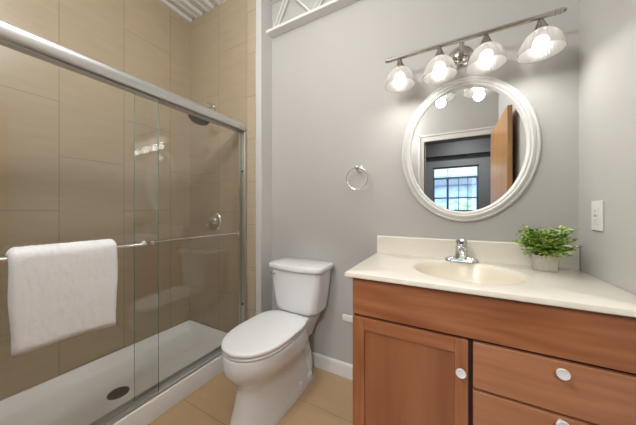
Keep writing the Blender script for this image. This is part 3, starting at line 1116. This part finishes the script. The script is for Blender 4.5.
# ================================================================== PLANT
PXc, PYc = 0.385, -0.112
pt = thing('potted_plant', 'small leafy green plant in a grey pot on the counter corner', 'plant', (PXc, PYc, CZ))
b = nb()
rr = []
for dz, h, r in ((0.0008, 0.033, 0.010), (0.004, 0.0355, 0.012), (0.020, 0.0375, 0.014), (0.066, 0.0395, 0.014), (0.0685, 0.0385, 0.013), (0.0685, 0.035, 0.012), (0.058, 0.034, 0.012)):
    rr.append(rrect(PXc - h, PXc + h, PYc - h * 0.85, PYc + h * 0.85, r, CZ + dz, 6))
loft(b, rr)
rot = Matrix.Translation((PXc, PYc, 0)) @ Matrix.Rotation(math.radians(8), 4, 'Z') @ Matrix.Translation((-PXc, -PYc, 0))
bmesh.ops.transform(b, matrix=rot, verts=b.verts[:])
obj('pot', b, 'pot_cement', pt, True, 40)
b = nb()
box(b, PXc - 0.031, PXc + 0.031, PYc - 0.026, PYc + 0.026, CZ + 0.055, CZ + 0.062)
obj('soil', b, 'soil', pt)
rp = random.Random(5)
leaves, pale, stems = nb(), nb(), nb()


def leaf(bm, p, d, up, L_, W_):
    d = d.normalized()
    s = d.cross(up)
    if s.length < 1e-4:
        s = d.cross(Vector((1, 0, 0)))
    s.normalize()
    n_ = s.cross(d).normalized()
    cup = 0.22 * W_
    pts = [p, p + d * L_ * 0.3 + s * W_ * 0.42 + n_ * cup, p + d * L_ * 0.65 + s * W_ * 0.45 + n_ * cup, p + d * L_ - n_ * L_ * 0.12,
           p + d * L_ * 0.65 - s * W_ * 0.45 + n_ * cup, p + d * L_ * 0.3 - s * W_ * 0.42 + n_ * cup, p + d * L_ * 0.5]
    v = [bm.verts.new(q) for q in pts]
    for i in range(6):
        bm.faces.new((v[i], v[(i + 1) % 6], v[6]))


for k in range(200):
    a = rp.uniform(0, 2 * PI)
    el = rp.uniform(0.02, 1.0) ** 0.8
    reach = rp.uniform(0.03, 0.118) * (1 - 0.25 * el)
    h = 0.020 + 0.112 * el * rp.uniform(0.8, 1.05)
    base = Vector((PXc + rp.uniform(-.022, .022), PYc + rp.uniform(-.018, .018), CZ + 0.062))
    ry = 0.72 if math.sin(a) > 0 else 0.95
    tip = base + Vector((math.cos(a) * reach, math.sin(a) * reach * ry, h))
    if rp.random() < 0.22:
        tip.z -= 0.03
    tip.y = min(tip.y, -0.034)
    tip.x = min(tip.x, 0.505)
    mid = base.lerp(tip, 0.5) + Vector((0, 0, 0.016))
    tube(stems, [base, mid, tip], 0.0007, 5)
    bm_ = leaves if rp.random() < 0.68 else pale
    for q in range(8):
        f = 0.35 + 0.65 * q / 7
        p = base.lerp(mid, f * 2) if f < 0.5 else mid.lerp(tip, (f - 0.5) * 2)
        sd = 1 if q % 2 else -1
        dd = (tip - base).normalized() * 0.5 + Vector((-math.sin(a) * sd, math.cos(a) * sd, rp.uniform(-0.2, 0.5))) + Vector((rp.uniform(-.4, .4), rp.uniform(-.4, .4), rp.uniform(-.3, .4)))
        if p.y > -0.036:
            dd.y = -abs(dd.y)
        leaf(bm_, p, dd, Vector((0, 0, 1)), rp.uniform(0.013, 0.021), rp.uniform(0.012, 0.017))
obj('stems', stems, 'stem_green', pt)
obj('foliage', leaves, 'leaf_green', pt)
obj('pale_foliage', pale, 'leaf_pale', pt)

# ================================================================== MIRROR
MX, MZ = 0.0775, 1.466
mi_ = thing('mirror', 'oval mirror in a moulded white frame above the basin', 'mirror', (MX, -0.001, MZ))
GX, GZ = 0.270, 0.340
b = nb()
prof = [(0.050, 0.0), (0.050, 0.012), (0.047, 0.017), (0.040, 0.019), (0.0365, 0.0165), (0.033, 0.020), (0.026, 0.028), (0.018, 0.0305), (0.0135, 0.027), (0.011, 0.024), (0.009, 0.026), (0.005, 0.0265), (0.001, 0.023), (-0.002, 0.014), (-0.004, 0.008), (-0.004, 0.0)]
NM = 120
rg = []
for k in range(NM):
    a = 2 * PI * k / NM
    rg.append([(MX + math.cos(a) * (GX + o_), -0.001 - d_, MZ + math.sin(a) * (GZ + o_)) for o_, d_ in prof])
vr = [[b.verts.new(p) for p in r] for r in rg]
m_ = len(prof)
for k in range(NM):
    k2 = (k + 1) % NM
    for i in range(m_):
        j = (i + 1) % m_
        b.faces.new((vr[k][i], vr[k][j], vr[k2][j], vr[k2][i]))
obj('mirror_frame', b, 'mirror_frame_white', mi_, True, 35)
b = nb()
ell = [(MX + math.cos(2 * PI * k / NM) * (GX + 0.0), MZ + math.sin(2 * PI * k / NM) * (GZ + 0.0)) for k in range(NM)]
loft(b, [[(x, -0.003, z) for x, z in ell], [(x, -0.009, z) for x, z in ell]])
obj('mirror_glass', b, 'mirror_silver', mi_)

# ================================================================== VANITY LIGHT
LY, LZ = -0.150, 1.982
LX0, LX1 = -0.300, 0.432
vl = thing('vanity_light', 'nickel bar light with four glowing white glass shades above the mirror', 'wall lamp', (0.066, -0.001, 1.985))
b = nb()
lathe(b, [(0.062, 0), (0.062, 0.006), (0.055, 0.014), (0.046, 0.017), (0.044, 0.022), (0.030, 0.032), (0.014, 0.038)], (0.066, -0.001, 1.975), '-Y', 40)
obj('backplate', b, 'nickel', vl, True)
for s in (-1, 1):
    b = nb()
    lathe(b, [(0.006, 0.012), (0.006, 0.020), (0.003, 0.023)], (0.066 + s * 0.042, -0.001, 1.975), '-Y', 12)
    obj('cap_nut', b, 'chrome', vl, True)
b = nb()
tube(b, [(0.066, -0.030, 1.966), (0.066, -0.075, 1.955), (0.066, -0.115, 1.962), (0.066, LY, LZ)], [0.015, 0.012, 0.011, 0.011], 14)
obj('arm', b, 'nickel', vl, True)
b = nb()
tube(b, [(LX0, LY, LZ), (LX1, LY, LZ)], 0.0105, 18)
obj('bar', b, 'nickel', vl, True)
for s, xe in ((-1, LX0), (1, LX1)):
    b = nb()
    lathe(b, [(0.0095, -0.028), (0.0125, -0.026), (0.0125, -0.020), (0.0095, -0.018), (0.0095, -0.012), (0.0125, -0.010), (0.0125, -0.004), (0.008, 0.0), (0.0095, 0.006), (0.006, 0.010), (0.001, 0.011)], (xe, LY, LZ), 'X' if s > 0 else '-X', 18)
    obj('finial', b, 'nickel', vl, True)
RIMZ = 1.825
for sx_ in (-0.230, -0.034, 0.163, 0.360):
    b = nb()
    lathe(b, [(0.006, LZ - 0.004), (0.008, LZ - 0.014), (0.011, LZ - 0.017), (0.014, LZ - 0.026), (0.018, LZ - 0.034), (0.022, LZ - 0.044), (0.027, LZ - 0.052), (0.034, LZ - 0.064), (0.031, LZ - 0.068), (0.014, LZ - 0.070), (0.014, LZ - 0.088)], (sx_, LY, 0), 'Z', 28)
    sk = obj('socket', b, 'nickel', vl, True)
    b = nb()
    outp = [(0.029, 1.920), (0.039, 1.914), (0.053, 1.900), (0.0635, 1.883), (0.071, 1.864), (0.077, 1.845), (0.081, RIMZ)]
    prof = outp + [(r - 0.003, z) for r, z in reversed(outp)]
    rings = []
    for r, z in prof:
        rings.append([(sx_ + r * (1 + 0.006 * math.cos(36 * a)) * math.cos(a), LY + r * (1 + 0.006 * math.cos(36 * a)) * math.sin(a), z) for a in [2 * PI * k / 144 for k in range(144)]])
    vr = loft(b, rings, False, False)
    for i in range(144):
        b.faces.new((vr[-1][i], vr[-1][(i + 1) % 144], vr[0][(i + 1) % 144], vr[0][i]))
    obj('lamp_shade', b, 'shade_glass', vl, True, 60)
    b = nb()
    lathe(b, [(0.012, 1.896), (0.020, 1.890), (0.0265, 1.879), (0.0290, 1.865), (0.0265, 1.850), (0.0185, 1.841), (0.009, 1.837), (0.001, 1.836)], (sx_, LY, 0), 'Z', 24)
    obj('bulb', b, 'bulb_glow', sk, True)
    ld = bpy.data.lights.new('bulb_light', 'SPOT')
    ld.energy = SPOT_W
    ld.color = (1.0, 0.975, 0.93)
    ld.spot_size = math.radians(178)
    ld.spot_blend = 0.9
    ld.shadow_soft_size = 0.028
    lo = bpy.data.objects.new('bulb_light', ld)
    link(lo)
    lo.location = (sx_, LY, 1.800)

# ================================================================== TOWEL RING
tr_ = thing('towel_ring', 'chrome towel ring on the grey wall above the toilet', 'towel ring', (-0.505, -0.001, 1.412))
b = nb()
lathe(b, [(0.022, 0), (0.022, 0.005), (0.016, 0.010), (0.010, 0.014), (0.009, 0.040), (0.012, 0.045), (0.012, 0.056), (0.006, 0.060)], (-0.512, -0.001, 1.412), '-Y', 24)
obj('post', b, 'chrome', tr_, True)
b = nb()
tube(b, arc((-0.512, -0.050, 1.343), 0.071, 0, 2 * PI * 0.9999, 64), 0.0042, 10, False)
bmesh.ops.remove_doubles(b, verts=b.verts[:], dist=0.0005)
obj('ring', b, 'chrome', tr_, True)

# ================================================================== PLATES
sw = thing('wall_outlet', 'white outlet plate on the right wall above the counter', 'outlet', (XR, -0.166, 1.116))
obj('cover_plate', box(nb(), XR - 0.007, XR - 0.0005, -0.205, -0.127, 1.056, 1.176, 0.003), 'plate_white', sw)
b = nb()
box(b, XR - 0.0095, XR - 0.006, -0.184, -0.148, 1.082, 1.150, 0.0012)
dv = obj('receptacle', b, 'plate_white', sw)
for zc in (1.134, 1.098):
    for dy in (-0.006, 0.006):
        obj('slot', box(nb(), XR - 0.0100, XR - 0.0092, -0.166 + dy - 0.0011, -0.166 + dy + 0.0011, zc - 0.004, zc + 0.004), 'slot_grey', dv)
    obj('ground_slot', lathe(nb(), [(0.0022, 0.0092), (0.0022, 0.0100)], (XR, -0.166, zc - 0.009), '-X', 10), 'slot_grey', dv)
for y0 in (-0.177, -0.164):
    obj('button', box(nb(), XR - 0.0105, XR - 0.009, y0, y0 + 0.009, 1.112, 1.120, 0.0005), 'slot_grey', dv)


b = nb()
box(b, -0.632, -0.517, -0.009, -0.0005, 0.378, 0.424, 0.004, 3)
o = obj('cover_plate', b, 'plate_white', None, True, 40, pos=(-0.575, -0.001, 0.401))
tag(o, 'small white horizontal plate low on the wall beside the vanity', 'wall plate')
